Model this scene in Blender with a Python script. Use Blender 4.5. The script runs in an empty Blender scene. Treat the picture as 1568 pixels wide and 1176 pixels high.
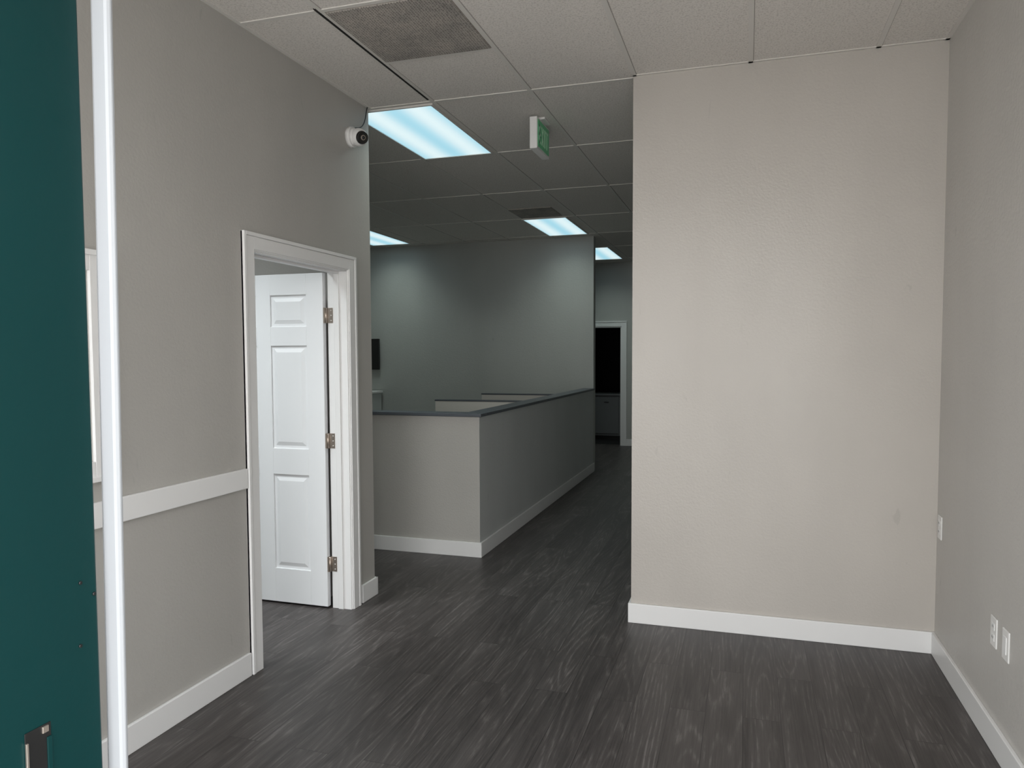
import bpy, bmesh, math
from mathutils import Vector, Matrix
S=bpy.context.scene
# ------------------------------------------------------------ constants (metres)
C=3.065; XL=-2.262; XR=.927; XP=-.617; YP=4.196; YL=4.215
HX=-1.913; HY=5.23; HZ=1.092; YE=9.587; YF=12.42; XW=-5.7; YI=.74; YO=.56; T=.12
# ------------------------------------------------------------ materials
def newmat(n):
    m=bpy.data.materials.new(n); m.use_nodes=True; nt=m.node_tree
    return m,nt,nt.nodes['Principled BSDF']
def N(nt,t,**k):
    n=nt.nodes.new(t)
    for a,b in k.items(): setattr(n,a,b)
    return n
def mth(nt,op,a,b=None,c=None):
    n=N(nt,'ShaderNodeMath',operation=op)
    for i,v in enumerate((a,b,c)):
        if v is None: continue
        if hasattr(v,'links') or hasattr(v,'is_output'): nt.links.new(v,n.inputs[i])
        else: n.inputs[i].default_value=v
    return n.outputs[0]
def plain(n,col,rough=.5,metal=0,bump=0,bscale=200,var=0,spec=.5):
    m,nt,b=newmat(n)
    b.inputs['Base Color'].default_value=(*col,1); b.inputs['Roughness'].default_value=rough
    b.inputs['Metallic'].default_value=metal; b.inputs['Specular IOR Level'].default_value=spec
    tc=N(nt,'ShaderNodeTexCoord')
    if bump:
        no=N(nt,'ShaderNodeTexNoise'); no.inputs['Scale'].default_value=bscale; no.inputs['Detail'].default_value=3
        nt.links.new(tc.outputs['Object'],no.inputs['Vector'])
        bp=N(nt,'ShaderNodeBump'); bp.inputs['Strength'].default_value=bump; bp.inputs['Distance'].default_value=.003
        nt.links.new(no.outputs[0],bp.inputs['Height']); nt.links.new(bp.outputs[0],b.inputs['Normal'])
    if var:
        n2=N(nt,'ShaderNodeTexNoise'); n2.inputs['Scale'].default_value=1.3; n2.inputs['Detail'].default_value=4
        nt.links.new(tc.outputs['Object'],n2.inputs['Vector'])
        mr=N(nt,'ShaderNodeMapRange'); mr.inputs[3].default_value=1-var; mr.inputs[4].default_value=1+var
        nt.links.new(n2.outputs[0],mr.inputs[0])
        hs=N(nt,'ShaderNodeHueSaturation'); hs.inputs['Color'].default_value=(*col,1)
        nt.links.new(mr.outputs[0],hs.inputs['Value']); nt.links.new(hs.outputs[0],b.inputs['Base Color'])
    return m
def wallmat(n,col,rough=.45,bump=.3,bscale=90,spec=.45,scuff=.10):
    """rolled eggshell paint: slight tone drift, roller streaks in the sheen, a few scuffs"""
    m,nt,b=newmat(n); L=nt.links.new
    tc=N(nt,'ShaderNodeTexCoord')
    def noise(scale,det,vec=(1,1,1),dist=0):
        mp=N(nt,'ShaderNodeMapping'); mp.inputs['Scale'].default_value=vec; L(tc.outputs['Object'],mp.inputs['Vector'])
        q=N(nt,'ShaderNodeTexNoise'); q.inputs['Scale'].default_value=scale; q.inputs['Detail'].default_value=det; q.inputs['Distortion'].default_value=dist
        L(mp.outputs[0],q.inputs['Vector']); return q.outputs[0]
    def mr(v,a,b2,c,d):
        q=N(nt,'ShaderNodeMapRange'); q.inputs[1].default_value=a; q.inputs[2].default_value=b2; q.inputs[3].default_value=c; q.inputs[4].default_value=d; L(v,q.inputs[0]); return q.outputs[0]
    tone=mr(noise(1.2,4),.3,.7,.965,1.035)
    streak=mr(noise(3,3,(1,1,.18)),.3,.7,.975,1.02)
    sc=mth(nt,'MULTIPLY',mr(noise(22,2,(1,1,.25),.6),.70,.74,0,1),mr(noise(1.7,1),.52,.62,0,1))
    val=mth(nt,'MULTIPLY',mth(nt,'MULTIPLY',tone,streak),mth(nt,'SUBTRACT',1.,mth(nt,'MULTIPLY',sc,scuff)))
    hs=N(nt,'ShaderNodeHueSaturation'); hs.inputs['Color'].default_value=(*col,1)
    L(val,hs.inputs['Value']); L(hs.outputs[0],b.inputs['Base Color'])
    L(mr(noise(2.5,3,(1,1,.2)),.3,.7,rough-.05,rough+.08),b.inputs['Roughness']); b.inputs['Specular IOR Level'].default_value=spec
    bp=N(nt,'ShaderNodeBump'); bp.inputs['Strength'].default_value=bump; bp.inputs['Distance'].default_value=.003
    L(noise(bscale,3),bp.inputs['Height']); L(bp.outputs[0],b.inputs['Normal'])
    return m
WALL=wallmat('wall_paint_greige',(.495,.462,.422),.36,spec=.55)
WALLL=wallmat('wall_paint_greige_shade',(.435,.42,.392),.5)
WALLR=wallmat('wall_paint_stucco',(.54,.52,.49),.45,.7,55)
WALLG=wallmat('wall_paint_grey',(.44,.445,.42),.5,.5,55)
WALLH=wallmat('wall_paint_half_wall',(.56,.57,.56),.5,.6,55)
WALLD=plain('storage_unlit_dark',(.012,.012,.013),.8)  # darkness of the unlit storage room, put into the surface colour
TRIM=plain('trim_white_gloss',(.80,.795,.785),.35)
TRIMG=plain('jamb_seal_grey',(.36,.37,.385),.5)
DOORM=plain('door_white',(.86,.87,.88),.4)
CAP=plain('cap_blue_grey',(.085,.094,.108),.4,var=.1)
TEAL=plain('teal_paint',(.0015,.026,.026),.4,bump=.15,bscale=60,var=.15,spec=.25)
BLACK=plain('black_plastic',(.01,.01,.01),.35)
DARKGAP=plain('dark_gap',(.012,.011,.01),.9)
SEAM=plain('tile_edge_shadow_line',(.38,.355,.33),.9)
STEEL=plain('hinge_nickel',(.55,.48,.42),.35,metal=.9,var=.1)
PLATE=plain('plate_white',(.80,.79,.77),.35)
CABM=plain('cabinet_paint',(.62,.64,.62),.45)
PANELM=plain('divider_laminate',(.62,.59,.54),.5)
GREYC=plain('counter_grey',(.16,.165,.17),.5)
CONC=plain('concrete',(.58,.56,.53),.9,bump=.5,bscale=30,var=.1)
TBAR=plain('tbar_white',(.70,.67,.63),.5)
def tile_mat():
    m,nt,b=newmat('acoustic_tile'); tc=N(nt,'ShaderNodeTexCoord')
    no=N(nt,'ShaderNodeTexNoise'); no.inputs['Scale'].default_value=110; no.inputs['Detail'].default_value=5; no.inputs['Roughness'].default_value=.7
    nt.links.new(tc.outputs['Object'],no.inputs['Vector'])
    cr=N(nt,'ShaderNodeValToRGB'); e=cr.color_ramp.elements
    e[0].position=.33; e[0].color=(.54,.505,.465,1); e[1].position=.52; e[1].color=(.77,.73,.685,1)
    nt.links.new(no.outputs[0],cr.inputs[0]); nt.links.new(cr.outputs[0],b.inputs['Base Color'])
    bp=N(nt,'ShaderNodeBump'); bp.inputs['Strength'].default_value=.5; bp.inputs['Distance'].default_value=.003
    nt.links.new(no.outputs[0],bp.inputs['Height']); nt.links.new(bp.outputs[0],b.inputs['Normal'])
    b.inputs['Roughness'].default_value=.9; return m
TILE=tile_mat()
def grille_mat():
    m,nt,b=newmat('perforated_grille'); tc=N(nt,'ShaderNodeTexCoord'); L=nt.links.new
    vo=N(nt,'ShaderNodeTexVoronoi'); vo.inputs['Scale'].default_value=75; vo.inputs['Randomness'].default_value=.25
    L(tc.outputs['Object'],vo.inputs['Vector'])
    no=N(nt,'ShaderNodeTexNoise'); no.inputs['Scale'].default_value=6; no.inputs['Detail'].default_value=7; no.inputs['Roughness'].default_value=.65; no.inputs['Distortion'].default_value=.3
    L(tc.outputs['Object'],no.inputs['Vector'])
    cr=N(nt,'ShaderNodeValToRGB'); e=cr.color_ramp.elements
    e[0].position=.22; e[0].color=(.18,.168,.158,1); e[1].position=.42; e[1].color=(.50,.47,.44,1)
    L(vo.outputs['Distance'],cr.inputs[0])
    c2=N(nt,'ShaderNodeValToRGB'); e=c2.color_ramp.elements
    e[0].position=.35; e[0].color=(.66,.65,.64,1); e[1].position=.65; e[1].color=(1,.96,.92,1); L(no.outputs[0],c2.inputs[0])
    mx=N(nt,'ShaderNodeMix',data_type='RGBA',blend_type='MULTIPLY'); mx.inputs[0].default_value=1
    L(cr.outputs[0],mx.inputs[6]); L(c2.outputs[0],mx.inputs[7])
    L(mx.outputs[2],b.inputs['Base Color']); b.inputs['Roughness'].default_value=.7; return m
GRILLE=grille_mat()
def floor_mat():
    m,nt,b=newmat('vinyl_plank'); L=nt.links.new
    tc=N(nt,'ShaderNodeTexCoord'); sp=N(nt,'ShaderNodeSeparateXYZ'); L(tc.outputs['Object'],sp.inputs[0])
    x,y=sp.outputs[0],sp.outputs[1]
    cb=N(nt,'ShaderNodeCombineXYZ'); L(y,cb.inputs[0]); L(x,cb.inputs[1])
    br=N(nt,'ShaderNodeTexBrick'); br.offset=.37; br.offset_frequency=2
    br.inputs['Color1'].default_value=(0,0,0,1); br.inputs['Color2'].default_value=(1,1,1,1); br.inputs['Mortar'].default_value=(.5,.5,.5,1)
    br.inputs['Scale'].default_value=1; br.inputs['Mortar Size'].default_value=.0014; br.inputs['Mortar Smooth'].default_value=.2
    br.inputs['Bias'].default_value=0; br.inputs['Brick Width'].default_value=1.22; br.inputs['Row Height'].default_value=.152
    L(cb.outputs[0],br.inputs['Vector'])
    bw=N(nt,'ShaderNodeRGBToBW'); L(br.outputs['Color'],bw.inputs[0]); rnd=bw.outputs[0]
    w=mth(nt,'MULTIPLY',rnd,37.)
    def grain(sx,sy,det,dist=0,rough=.55):
        c=N(nt,'ShaderNodeCombineXYZ'); L(mth(nt,'MULTIPLY',x,sx),c.inputs[0]); L(mth(nt,'MULTIPLY',y,sy),c.inputs[1])
        n=N(nt,'ShaderNodeTexNoise',noise_dimensions='4D'); n.inputs['Scale'].default_value=1; n.inputs['Detail'].default_value=det
        n.inputs['Roughness'].default_value=rough; n.inputs['Distortion'].default_value=dist
        L(c.outputs[0],n.inputs['Vector']); L(w,n.inputs['W']); return n.outputs[0]
    def mr(v,a,b2,c=0,d=1):
        q=N(nt,'ShaderNodeMapRange'); q.inputs[1].default_value=a; q.inputs[2].default_value=b2; q.inputs[3].default_value=c; q.inputs[4].default_value=d; L(v,q.inputs[0]); return q.outputs[0]
    g1=grain(5.5,.5,1,.06)
    cath=mth(nt,'SINE',mth(nt,'MULTIPLY',g1,130.))
    cath=mth(nt,'MULTIPLY_ADD',cath,.5,.5); cath=mth(nt,'POWER',cath,3.)
    g2=grain(170,4,4,.0,.7)     # fibres
    g4=grain(80,10,3,0,.6)      # short flecks
    g3=grain(11,.9,3,0)         # broad streaks
    msk=mr(g3,.40,.64); fib=mr(g2,.38,.66); flk=mr(g4,.42,.60)
    lines=mth(nt,'MULTIPLY',cath,mth(nt,'MULTIPLY_ADD',flk,.75,.25))
    v=mth(nt,'ADD',mth(nt,'MULTIPLY',fib,.25),mth(nt,'MULTIPLY',lines,.25))
    v=mth(nt,'ADD',v,mth(nt,'MULTIPLY',msk,.20))
    v=mth(nt,'ADD',v,mth(nt,'MULTIPLY_ADD',rnd,.12,.06))
    cr=N(nt,'ShaderNodeValToRGB'); e=cr.color_ramp.elements
    e[0].position=.10; e[0].color=(.030,.0255,.0245,1); e[1].position=.90; e[1].color=(.20,.184,.176,1)
    k=cr.color_ramp.elements.new(.46); k.color=(.075,.066,.063,1)
    L(v,cr.inputs[0])
    mx=N(nt,'ShaderNodeMix',data_type='RGBA'); L(mth(nt,'MULTIPLY',br.outputs['Fac'],.8),mx.inputs[0]); L(cr.outputs[0],mx.inputs[6]); mx.inputs[7].default_value=(.012,.010,.010,1)
    L(mx.outputs[2],b.inputs['Base Color'])
    L(mr(g2,0,1,.36,.48),b.inputs['Roughness']); b.inputs['Specular IOR Level'].default_value=.38
    hgt=mth(nt,'SUBTRACT',v,mth(nt,'MULTIPLY',br.outputs['Fac'],1.))
    bp=N(nt,'ShaderNodeBump'); bp.inputs['Strength'].default_value=.3; bp.inputs['Distance'].default_value=.001; L(hgt,bp.inputs['Height']); L(bp.outputs[0],b.inputs['Normal'])
    return m
FLOORM=floor_mat()
def lens_mat():
    m,nt,b=newmat('troffer_lens'); L=nt.links.new
    tc=N(nt,'ShaderNodeTexCoord'); sp=N(nt,'ShaderNodeSeparateXYZ'); L(tc.outputs['Object'],sp.inputs[0])
    s=mth(nt,'COSINE',mth(nt,'MULTIPLY',sp.outputs[0],2*math.pi/.30))
    s=mth(nt,'MULTIPLY_ADD',s,-.5,.5)
    cr=N(nt,'ShaderNodeValToRGB'); e=cr.color_ramp.elements
    e[0].color=(.40,.74,.88,1); e[1].color=(.80,.97,1.0,1); L(s,cr.inputs[0])
    b.inputs['Base Color'].default_value=(.3,.3,.3,1)
    L(cr.outputs[0],b.inputs['Emission Color']); b.inputs['Emission Strength'].default_value=.9
    return m
LENS=lens_mat()
GREEN=plain('exit_green',(.16,.60,.30),.4); EXITW=plain('exit_letters',(.55,.85,.62),.35)
def glass_mat():
    m=bpy.data.materials.new('clear_glass'); m.use_nodes=True; nt=m.node_tree; nt.nodes.clear()
    o=N(nt,'ShaderNodeOutputMaterial'); a=N(nt,'ShaderNodeBsdfTransparent'); g=N(nt,'ShaderNodeBsdfGlossy'); g.inputs['Roughness'].default_value=.02
    x=N(nt,'ShaderNodeMixShader'); x.inputs[0].default_value=.07
    nt.links.new(a.outputs[0],x.inputs[1]); nt.links.new(g.outputs[0],x.inputs[2]); nt.links.new(x.outputs[0],o.inputs[0]); return m
GLASS=glass_mat()
# ------------------------------------------------------------ mesh helper
class M:
    def __init__(s): s.bm=bmesh.new(); s.mats=[]
    def mi(s,m):
        if m not in s.mats: s.mats.append(m)
        return s.mats.index(m)
    def box(s,x0,x1,y0,y1,z0,z1,m,bev=0):
        i=s.mi(m); r=bmesh.ops.create_cube(s.bm,size=1)
        bmesh.ops.scale(s.bm,vec=(x1-x0,y1-y0,z1-z0),verts=r['verts'])
        bmesh.ops.translate(s.bm,vec=((x0+x1)/2,(y0+y1)/2,(z0+z1)/2),verts=r['verts'])
        fs={f for v in r['verts'] for f in v.link_faces}
        for f in fs: f.material_index=i
        if bev:
            es={e for f in fs for e in f.edges}
            q=bmesh.ops.bevel(s.bm,geom=list(es),offset=bev,segments=2,affect='EDGES',profile=.5)
            for f in q['faces']: f.material_index=i
    def cyl(s,c,axis,r1,r2,h,m,seg=32):
        i=s.mi(m); r=bmesh.ops.create_cone(s.bm,cap_ends=True,segments=seg,radius1=r1,radius2=r2,depth=h)
        q=Vector((0,0,1)).rotation_difference(Vector(axis).normalized()).to_matrix().to_4x4()
        bmesh.ops.transform(s.bm,matrix=Matrix.Translation(c)@q,verts=r['verts'])
        for f in {f for v in r['verts'] for f in v.link_faces}: f.material_index=i; f.smooth=len(f.verts)==4
    def sph(s,c,r,m,sc=(1,1,1)):
        i=s.mi(m); q=bmesh.ops.create_uvsphere(s.bm,u_segments=32,v_segments=20,radius=r)
        bmesh.ops.transform(s.bm,matrix=Matrix.Translation(c)@Matrix.Diagonal((*sc,1)),verts=q['verts'])
        for f in {f for v in q['verts'] for f in v.link_faces}: f.material_index=i; f.smooth=True
    def frus(s,x0,x1,z0,z1,y0,y1,ins,m):
        i=s.mi(m)
        a=[s.bm.verts.new(p) for p in((x0,y0,z0),(x1,y0,z0),(x1,y0,z1),(x0,y0,z1))]
        b=[s.bm.verts.new(p) for p in((x0+ins,y1,z0+ins),(x1-ins,y1,z0+ins),(x1-ins,y1,z1-ins),(x0+ins,y1,z1-ins))]
        fs=[s.bm.faces.new(b)]+[s.bm.faces.new((a[k],a[(k+1)%4],b[(k+1)%4],b[k])) for k in range(4)]
        for f in fs: f.material_index=i
    def done(s,name,parent=None,loc=None):
        if loc is not None: bmesh.ops.translate(s.bm,vec=-Vector(loc),verts=s.bm.verts)
        bmesh.ops.recalc_face_normals(s.bm,faces=s.bm.faces)
        me=bpy.data.meshes.new(name); s.bm.to_mesh(me); s.bm.free()
        for m in s.mats: me.materials.append(m)
        o=bpy.data.objects.new(name,me); S.collection.objects.link(o)
        if loc is not None: o.location=loc
        if parent: o.parent=parent; o.matrix_parent_inverse=parent.matrix_basis.inverted()
        return o
def empty(name,loc=(0,0,0)):
    o=bpy.data.objects.new(name,None); o.location=loc; o.empty_display_size=.1; S.collection.objects.link(o); return o
# ------------------------------------------------------------ shell
m=M(); m.box(XW-.2,XR+.2,YO-.02,YF+3,-.06,0,FLOORM); m.done('floor')
m=M(); m.box(-9,8,-9,YO-.02,-.10,-.015,CONC); m.done('ground')  # unseen sidewalk outside, put in and kept pale to bounce daylight indoors
m=M(); m.box(XW-.2,XR+.2,YO,YF+3,C,C+.08,TILE); m.done('ceiling')
DY0,DY1,DZ=3.03,3.93,2.045
WY0,WY1,WZ0,WZ1=1.25,2.10,1.15,1.84
X0=XL-T
m=M()
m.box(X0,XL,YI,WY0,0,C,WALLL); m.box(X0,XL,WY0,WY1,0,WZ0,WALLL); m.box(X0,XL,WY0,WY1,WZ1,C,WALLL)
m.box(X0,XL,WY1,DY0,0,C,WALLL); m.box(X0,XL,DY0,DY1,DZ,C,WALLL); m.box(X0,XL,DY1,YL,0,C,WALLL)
m.done('wall_left')
m=M(); m.box(XR,XR+T,YO,YP+T,0,C,WALLR); m.done('wall_right')
m=M(); m.box(XP,XR,YP,YP+T,0,C,WALL); m.done('wall_back')
m=M(); m.box(XP,XP+T,YP+T,YF,0,C,WALLG); m.done('wall_corridor')
m=M(); m.box(XW,HX,YE,YE+T,0,C,WALLG); m.done('wall_workspace')
FX0,FX1,FZ=-2.82,-2.005,2.0
m=M(); m.box(XW,FX0,YF,YF+T,0,C,WALLG); m.box(FX0,FX1,YF,YF+T,FZ,C,WALLG); m.box(FX1,XP+T,YF,YF+T,0,C,WALLG); m.done('wall_far')
m=M(); m.box(XW-T,XW,YO,YF+T,0,C,WALLG); m.done('wall_workspace_side')
m=M(); m.box(XW,X0,YL-T,YL,0,C,WALLL); m.done('wall_office_back')
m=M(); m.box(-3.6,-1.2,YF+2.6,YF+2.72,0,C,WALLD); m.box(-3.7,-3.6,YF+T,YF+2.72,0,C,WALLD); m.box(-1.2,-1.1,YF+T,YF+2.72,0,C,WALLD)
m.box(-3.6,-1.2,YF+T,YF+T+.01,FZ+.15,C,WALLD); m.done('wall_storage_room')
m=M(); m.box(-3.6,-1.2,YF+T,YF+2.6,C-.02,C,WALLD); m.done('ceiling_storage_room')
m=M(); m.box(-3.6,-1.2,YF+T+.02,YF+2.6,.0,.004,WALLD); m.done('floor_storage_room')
# front wall : door opening; unseen transom + shopfront windows enlarged to admit more daylight
EX0,EX1,EZ=-.80,.33,2.2
W=[(-2.20,-.93,.12,2.85),(.44,.90,.12,2.85),(EX0,EX1,2.30,2.85)]
m=M()
m.box(XW,W[0][0],YO,YI,0,C,WALL)
m.box(W[0][0],XR,YO,YI,2.85,C,WALL)
m.box(W[0][0],W[0][1],YO,YI,0,.12,WALL)
m.box(W[0][1],EX0-.07,YO,YI-.005,0,2.85,WALL); m.box(EX0-.07,EX0,YO,YI-.005,EZ+.07,2.85,WALL); m.box(EX1,EX1+.07,YO,YI-.005,EZ+.07,2.85,WALL); m.box(EX0,EX1,YO,YI,EZ+.07,2.30,WALL)
m.box(EX1+.07,W[1][0],YO,YI,0,2.85,WALL)
m.box(W[1][0],W[1][1],YO,YI,0,.12,WALL)
m.box(W[1][1],XR,YO,YI,0,2.85,WALL); m.done('wall_front')
for k,(a,b,c,d) in enumerate(W):
    m=M(); f=.04
    m.box(a,a+f,YO+.04,YO+.10,c,d,TEAL); m.box(b-f,b,YO+.04,YO+.10,c,d,TEAL)
    m.box(a+f,b-f,YO+.04,YO+.10,c,c+f,TEAL); m.box(a+f,b-f,YO+.04,YO+.10,d-f,d,TEAL)
    m.box(a+f,b-f,YO+.067,YO+.073,c+f,d-f,GLASS); m.done('window_%d'%(k+2))
# entry door frame (teal steel)
m=M()
m.box(EX0-.07,EX0,YO-.06,YI+.003,0,EZ,TEAL,.003); m.box(EX1,EX1+.07,YO-.06,YI+.003,0,EZ,TEAL,.003)
m.box(EX0-.07,EX1+.07,YO-.06,YI+.003,EZ,EZ+.07,TEAL,.003)
zq=.028
m.box(EX0+.0002,EX0+.0012,.634,.668,.95+zq,1.062+zq,BLACK,.0004)  # raised black patch stands in for the dark inside of the strike cutout
m.box(EX0+.0005,EX0+.003,.662,.668,.96+zq,1.045+zq,TEAL,.0005)
m.box(EX0+.0005,EX0+.0035,.634,.637,.99+zq,1.05+zq,STEEL,.0005)
m.box(EX0+.0005,EX0+.003,.656,.664,1.052+zq,1.060+zq,STEEL,.0005)
for yy,zz in((.717,1.245),(.714,1.165),(.737,1.225)):
    m.cyl((EX0+.0008,yy,zz),(1,0,0),.0026,.002,.002,BLACK,12)
m.done('entry_door_frame')
# pale seal strip just inside the frame (leans very slightly)
m=M(); m.box(-.802,-.774,.760,.772,0,2.24,TRIMG,.005)
for v in m.bm.verts: v.co.x+=(v.co.z-1.85)*.0135
m.done('trim_entry')
# ------------------------------------------------------------ baseboards
def bb(name,segs,h=.112):
    m=M()
    for (x0,x1,y0,y1) in segs:
        m.box(x0,x1,y0,y1,0,h,TRIM,.003)
    return m.done(name)
t=.016
bb('baseboard_left',[(XL,XL+t,YI,2.95),(XL,XL+t,4.035,YL+t),(X0,XL+t,YL,YL+t)])
bb('baseboard_right',[(XR-t,XR,YI,YP-t)])
bb('baseboard_back',[(XP-t,XR,YP-t,YP),(XP-t,XP,YP,YP+2)])
bb('baseboard_far',[(-1.915,XP,YF-t,YF)])
m=M(); m.box(XL,XL+.018,YI,2.95,.905,1.00,TRIM,.003); m.done('trim_chair_rail')
# ------------------------------------------------------------ half wall
hw=empty('half_wall',(HX,HY,0))
m=M()
m.box(-4.6,HX-T,HY,HY+T,0,HZ-.025,WALLL); m.box(HX-T,HX-.001,HY,HY+T,0,HZ-.025,WALLL); m.box(HX-T,HX,HY+.002,YE,0,HZ-.025,WALLH)
m.done('body',hw)
m=M(); m.box(-4.6,HX+.02,HY-.02,HY+T+.02,HZ-.025,HZ,CAP,.004); m.box(HX-T-.02,HX+.02,HY+T+.02,YE,HZ-.025,HZ,CAP,.004)
DV=((6.80,-2.95),(8.02,-2.90))
for y,x in DV:
    m.box(x-.006,HX-T-.02,y-.006,y+.036,HZ-.014,HZ+.002,CAP,.003)
m.done('cap',hw)
m=M()
for y,x in DV: m.box(x,HX-T,y,y+.03,0,HZ-.014,PANELM)
m.done('cubicle_divider_panels',hw)
m=M(); m.box(-4.6,HX+t,HY-t,HY,0,.112,TRIM,.003); m.box(HX,HX+t,HY,YE,0,.112,TRIM,.003); m.done('skirting',hw)
# ------------------------------------------------------------ office door casing (left wall)
def casing_y(m,y0,y1,zt,w,x,sgn=1):
    for a,b,th in((0,w,.012),(.006,w-.02,.018),(w-.018,w,.022)):
        X=(x,x+sgn*th) if sgn>0 else (x+sgn*th,x)
        m.box(*X,y0-b,y0-a,0,zt+b,TRIM,.002); m.box(*X,y1+a,y1+b,0,zt+b,TRIM,.002)
        m.box(*X,y0-a,y1+a,zt+a,zt+b,TRIM,.002)
m=M(); casing_y(m,DY0+.012,DY1-.012,DZ-.012,.085,XL)
m.box(X0-.004,XL+.004,DY0,DY0+.018,0,DZ-.018,TRIM); m.box(X0-.004,XL+.004,DY1-.018,DY1,0,DZ-.018,TRIM)
m.box(X0-.004,XL+.004,DY0,DY1,DZ-.018,DZ,TRIM)
m.box(X0+.042,X0+.075,DY1-.03,DY1-.018,0,DZ-.03,TRIM,.002); m.box(X0+.042,X0+.075,DY0+.018,DY0+.03,0,DZ-.03,TRIM,.002)
m.box(X0+.042,X0+.075,DY0+.018,DY1-.018,DZ-.03,DZ-.018,TRIM,.002)
m.done('trim_door_casing')
door=empty('door_1',(X0-.01,DY1-.02,0))
m=M(); lx1=X0-.022; lw=.82; lx0=lx1-lw; ly1=DY1-.010; ly0=ly1-.035; z0,z1=.012,2.022
m.box(lx0,lx1,ly0+.009,ly1-.009,z0,z1,DOORM)
cols=[(.115,.365),(.465,.715)]; rows=[(.125,.315),(.43,1.055),(1.215,1.80)]
def fr(x0,x1,za,zb):
    for Y in((ly0,ly0+.0095),(ly1-.0095,ly1)): m.box(x0,x1,*Y,za,zb,DOORM,.0015)
fr(lx1-.115,lx1,z0,z1); fr(lx0,lx1-.715,z0,z1); fr(lx1-.465,lx1-.365,z0,z1)
zs=[0]+[v for r in rows for v in r]+[z1-z0]
for k in range(0,len(zs),2):
    for c in cols: fr(lx1-c[1],lx1-c[0],z1-zs[k+1],z1-zs[k])
for c in cols:
    for r in rows:
        xa,xb=lx1-c[1]+.018,lx1-c[0]-.018; za,zb=z1-r[1]+.018,z1-r[0]-.018
        m.frus(xa,xb,za,zb,ly0+.0088,ly0+.002,.022,DOORM); m.frus(xa,xb,za,zb,ly1-.0088,ly1-.002,.022,DOORM)
m.done('leaf',door)
m=M()
for z in(1.77,1.02,.27):
    m.cyl((X0-.012,DY1-.028,z),(0,0,1),.0065,.0065,.09,STEEL,16)
    m.box(X0-.010,X0+.030,DY1-.0205,DY1-.0175,z-.045,z+.045,STEEL)
    m.box(X0-.022,X0-.0125,ly0+.004,ly1-.002,z-.045,z+.045,STEEL)
    for dz in(-.03,0,.03): m.cyl((X0+.018,DY1-.0215,z+dz),(0,-1,0),.004,.003,.002,TBAR,12)
m.done('hinges',door)
m=M()
for sg,yy in((-1,ly0),(1,ly1)):
    m.cyl((lx0+.065,yy+sg*.004,.95),(0,1,0),.03,.03,.008,STEEL); m.cyl((lx0+.065,yy+sg*.02,.95),(0,1,0),.012,.012,.03,STEEL); m.sph((lx0+.065,yy+sg*.045,.95),.027,STEEL,(1,.8,1))
m.done('knob',door)
# ------------------------------------------------------------ interior window on left wall
m=M(); w=.075
for a,b,th in((0,w,.014),(w-.02,w,.022)):
    m.box(XL,XL+th,WY0-b,WY0-a,WZ0-b,WZ1+b,TRIM,.002); m.box(XL,XL+th,WY1+a,WY1+b,WZ0-b,WZ1+b,TRIM,.002)
    m.box(XL,XL+th,WY0-a,WY1+a,WZ1+a,WZ1+b,TRIM,.002); m.box(XL,XL+th,WY0-a,WY1+a,WZ0-b,WZ0-a,TRIM,.002)
m.box(X0+.03,X0+.08,WY0,WY0+.04,WZ0,WZ1,TRIM); m.box(X0+.03,X0+.08,WY1-.04,WY1,WZ0,WZ1,TRIM)
m.box(X0+.03,X0+.08,WY0+.04,WY1-.04,WZ0,WZ0+.04,TRIM); m.box(X0+.03,X0+.08,WY0+.04,WY1-.04,WZ1-.04,WZ1,TRIM)
m.box(X0+.052,X0+.056,WY0+.04,WY1-.04,WZ0+.04,WZ1-.04,GLASS); m.done('window_1')
# ------------------------------------------------------------ far door frame + things
m=M()
for a,b,th in((0,.09,.014),(.07,.09,.022)):
    m.box(FX1+a,FX1+b,YF-th,YF,0,FZ+b,TRIM,.002); m.box(FX0-b,FX0-a,YF-th,YF,0,FZ+b,TRIM,.002); m.box(FX0-a,FX1+a,YF-th,YF,FZ+a,FZ+b,TRIM,.002)
m.box(FX1-.016,FX1,YF-.003,YF+T,0,FZ,TRIM); m.box(FX0,FX0+.016,YF-.003,YF+T,0,FZ,TRIM); m.box(FX0,FX1,YF-.003,YF+T,FZ-.016,FZ,TRIM)
for z in(.27,1.05,1.78): m.box(FX1-.020,FX1-.0155,YF+.05,YF+.09,z-.045,z+.045,STEEL)
m.done('trim_far_door')
m=M()
m.box(-3.1,-1.7,YF+.75,YF+1.3,.08,.80,GREYC,.004); m.box(-3.12,-1.68,YF+.72,YF+1.32,.80,.83,GREYC,.004); m.box(-3.08,-1.72,YF+.79,YF+1.28,0,.08,BLACK)
for k in range(3):
    x=-3.08+k*.465; m.box(x,x+.445,YF+.735,YF+.75,.12,.77,GREYC,.004); m.box(x+.18,x+.27,YF+.72,YF+.735,.68,.69,BLACK)
m.done('storage_counter')
m=M()
m.box(-5.62,-4.98,YE-.52,YE-.03,.0,1.0,CABM,.006); m.box(-5.64,-4.96,YE-.54,YE-.02,1.0,1.03,PLATE,.004)
for k in range(3): m.box(-5.60,-5.0,YE-.535,YE-.52,.06+k*.31,.34+k*.31,PLATE,.005)
for k in range(3): m.box(-5.36,-5.24,YE-.555,YE-.535,.26+k*.31,.275+k*.31,STEEL,.003)
m.done('filing_cabinet')
m=M()
m.box(-5.69,-4.99,YE-.075,YE-.04,1.33,1.77,BLACK,.005); m.box(-5.68,-5.0,YE-.077,YE-.074,1.345,1.76,DARKGAP); m.box(-5.45,-5.2,YE-.045,YE,1.45,1.65,BLACK)
m.done('wall_mounted_television')
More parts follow.
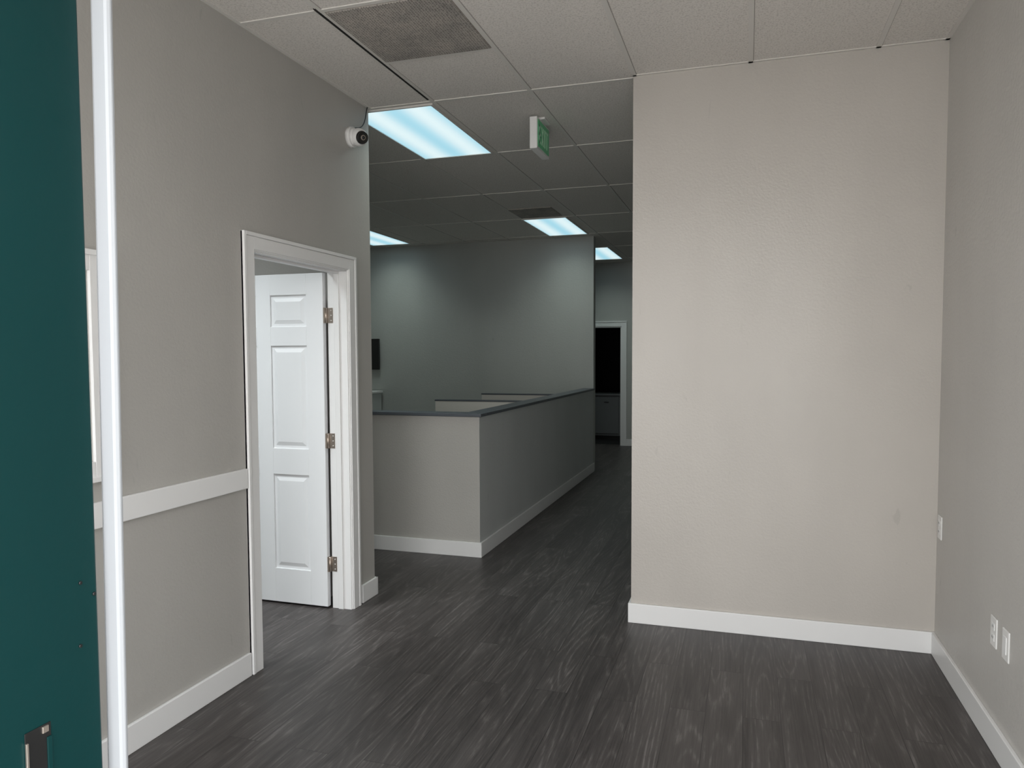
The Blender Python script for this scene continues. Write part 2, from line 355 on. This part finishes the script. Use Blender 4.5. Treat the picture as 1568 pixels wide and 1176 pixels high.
# ------------------------------------------------------------ ceiling grid
XG=[-5.49,-4.88,-4.27,-3.66,-3.05,-2.44,-1.83,-1.22,-.61,.0,.61]
YG=[1.76,2.98,4.20,5.43,6.78,8.13,9.36,10.56,11.9]
m=M(); b=.012; zt=C-.004
for x in XG:
    if x<XL: segs=[(YL,YF)]
    elif x<XP: segs=[(YI,YF)]
    else: segs=[(YI,YP)]
    for a,c in segs:
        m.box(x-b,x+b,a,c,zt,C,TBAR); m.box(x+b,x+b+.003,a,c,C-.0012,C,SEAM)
for y in YG:
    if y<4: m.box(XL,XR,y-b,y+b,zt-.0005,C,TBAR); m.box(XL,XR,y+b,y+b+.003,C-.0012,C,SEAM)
    elif y<4.5: m.box(XL,XP,4.185+.03,4.185+.054,zt-.0005,C,TBAR)
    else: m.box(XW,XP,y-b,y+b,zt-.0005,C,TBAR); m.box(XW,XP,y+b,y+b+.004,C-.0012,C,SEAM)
m.box(-1.83,-1.22,3.588,3.612,zt-.0005,C,TBAR)
m.box(XL,XL+.02,YI,YL,zt,C,TBAR); m.box(XR-.02,XR,YI,YP,zt,C,TBAR); m.box(XP,XR,YP-.02,YP,zt,C,TBAR)
m.box(-1.848,-1.836,2.95,4.18,zt-.002,C,DARKGAP)
m.done('trim_ceiling_grid')
m=M(); m.box(-1.815,-1.235,3.0,3.585,C-.008,C,GRILLE,.002); m.done('return_air_grille')
m=M(); m.box(-2.43,-1.96,7.55,8.06,C-.008,C,GRILLE,.002); m.done('return_air_grille')
# ------------------------------------------------------------ troffers
def troffer(x0,x1,y0,y1,pw=9,col=(.87,1,.94)):
    cx,cy=(x0+x1)/2,(y0+y1)/2
    e=empty('ceiling_light_panel',(cx,cy,C))
    m=M(); f=.016
    m.box(x0,x1,y0,y0+f,C-.012,C,TBAR); m.box(x0,x1,y1-f,y1,C-.012,C,TBAR)
    m.box(x0,x0+f,y0+f,y1-f,C-.012,C,TBAR); m.box(x1-f,x1,y0+f,y1-f,C-.012,C,TBAR); m.done('frame',e)
    m=M(); m.box(x0+f,x1-f,y0+f,y1-f,C-.007,C-.002,LENS); m.done('lens',e,loc=(cx,cy,C))
    l=bpy.data.lights.new('tubes','AREA'); l.shape='RECTANGLE'; l.size=x1-x0-.1; l.size_y=y1-y0-.1; l.energy=pw; l.color=col; l.spread=math.radians(125)
    o=bpy.data.objects.new('tubes',l); S.collection.objects.link(o); o.location=(cx,cy,C-.02); o.parent=e; o.matrix_parent_inverse=e.matrix_basis.inverted()
troffer(-2.42,-1.845,4.25,5.41,8)
troffer(-2.45,-1.93,8.13,9.35,5)
troffer(-4.98,-4.40,8.18,9.36,5.5)
troffer(-2.42,-1.90,10.56,11.93,7)
troffer(-4.86,-4.28,5.45,6.70,7)
troffer(-3.6,-3.0,1.9,3.1,46,(.92,.98,1))  # unseen office panel, added to brighten the open door leaf
# ------------------------------------------------------------ exit sign
ex=empty('exit_sign',(-1.315,4.78,C))
m=M(); xa,xb=-1.342,-1.292; m.box(xa,xb,4.64,4.94,C-.215,C-.015,PLATE,.004); m.box(xa-.015,xb+.03,4.72,4.86,C-.015,C,PLATE,.003); m.done('housing',ex)
m=M(); m.box(xb,xb+.003,4.655,4.925,C-.20,C-.03,GREEN)
def seg(y0,y1,z0,z1): m.box(xb+.003,xb+.0045,y0,y1,C-.205+z0,C-.205+z1,EXITW)
y=4.675
seg(y,y+.012,.03,.145); [seg(y,y+.045,q,q+.014) for q in(.03,.08,.131)]
for sgn in(1,-1):
    n=10
    for k in range(n):
        f=k/(n-1); zz=.03+f*.103; yy=4.74+(f if sgn>0 else 1-f)*.038; seg(yy,yy+.012,zz,zz+.013)
y=4.81; seg(y,y+.014,.03,.145)
y=4.84; seg(y,y+.055,.131,.145); seg(y+.021,y+.034,.03,.145)
m.done('face',ex)
# ------------------------------------------------------------ security camera
sc=empty('security_camera',(XL,3.99,2.82))
m=M(); cpos=Vector((-2.205,3.99,2.82)); d=Vector((.75,-.45,-.22)).normalized()
m.cyl((XL+.012,3.99,2.825),(1,0,0),.062,.058,.024,PLATE,48); m.cyl((XL+.032,3.99,2.825),(1,0,0),.056,.045,.018,PLATE,48)
m.sph(cpos,.052,PLATE); m.done('body',sc)
m=M(); m.cyl(cpos+d*.040,d,.040,.034,.022,BLACK,40); m.cyl(cpos+d*.052,d,.016,.014,.006,STEEL,24); m.sph(cpos+d*.052,.011,BLACK); m.done('lens_face',sc)
cu=bpy.data.curves.new('cable','CURVE'); cu.dimensions='3D'; cu.bevel_depth=.003; sp=cu.splines.new('BEZIER'); pts=[(XL+.012,4.0,2.88),(XL+.012,4.12,2.93),(XL+.008,4.19,3.062)]
sp.bezier_points.add(2)
for q,pn in zip(sp.bezier_points,pts): q.co=pn; q.handle_left_type=q.handle_right_type='AUTO'
cu.materials.append(BLACK); o=bpy.data.objects.new('cable',cu); S.collection.objects.link(o); o.parent=sc; o.matrix_parent_inverse=sc.matrix_basis.inverted()
# ------------------------------------------------------------ outlets
def outlet(y,z,kind):
    m=M(); m.box(XR-.006,XR,y-.036,y+.036,z-.058,z+.058,PLATE,.003)
    if kind=='o':
        for dz in(-.021,.021):
            m.box(XR-.008,XR-.005,y-.016,y+.016,z+dz-.014,z+dz+.014,TRIM,.002)
            for dy in(-.006,.006): m.box(XR-.0086,XR-.0075,y+dy-.001,y+dy+.001,z+dz-.003,z+dz+.006,BLACK)
    else: m.box(XR-.009,XR-.005,y-.016,y+.016,z-.033,z+.033,TRIM,.002)
    m.done('wall_outlet')
outlet(3.255,.452,'o'); outlet(3.115,.452,'s'); outlet(4.125,.665,'o')
# ------------------------------------------------------------ world + portals
w=bpy.data.worlds.new('sky'); S.world=w; w.use_nodes=True; nt=w.node_tree; bg=nt.nodes['Background']
tc=N(nt,'ShaderNodeTexCoord'); sp=N(nt,'ShaderNodeSeparateXYZ'); nt.links.new(tc.outputs['Generated'],sp.inputs[0])
cr=N(nt,'ShaderNodeValToRGB'); e=cr.color_ramp.elements
e[0].position=.0; e[0].color=(1,.985,.965,1); e[1].position=.8; e[1].color=(.90,.95,1,1); nt.links.new(sp.outputs[2],cr.inputs[0]); nt.links.new(cr.outputs[0],bg.inputs['Color'])
bg.inputs['Strength'].default_value=5.6
def portal(x0,x1,z0,z1):
    l=bpy.data.lights.new('sky_portal','AREA'); l.shape='RECTANGLE'; l.size=x1-x0; l.size_y=z1-z0; l.cycles.is_portal=True
    o=bpy.data.objects.new('sky_portal',l); S.collection.objects.link(o); o.location=((x0+x1)/2,YO-.08,(z0+z1)/2); o.rotation_euler=(math.radians(90),0,0)
portal(EX0,EX1,0,2.85)
for a,b2,c,d in W[:2]: portal(a,b2,c,d)
# ------------------------------------------------------------ camera
yaw,pitch,roll=.3063,.0525,-.0043
fw=Vector((-math.sin(yaw)*math.cos(pitch),math.cos(yaw)*math.cos(pitch),-math.sin(pitch)))
rt=Vector((math.cos(yaw),math.sin(yaw),0)); up=rt.cross(fw)
r2=rt*math.cos(roll)+up*math.sin(roll); u2=-rt*math.sin(roll)+up*math.cos(roll)
cam=bpy.data.cameras.new('camera'); co=bpy.data.objects.new('camera',cam); S.collection.objects.link(co)
co.matrix_world=Matrix(((r2.x,u2.x,-fw.x,0),(r2.y,u2.y,-fw.y,0),(r2.z,u2.z,-fw.z,1.53),(0,0,0,1)))
cam.sensor_width=36; cam.lens=1137.9/1568*36; cam.shift_y=15.5/1568; cam.clip_start=.02
S.camera=co
S.view_settings.view_transform='Standard'
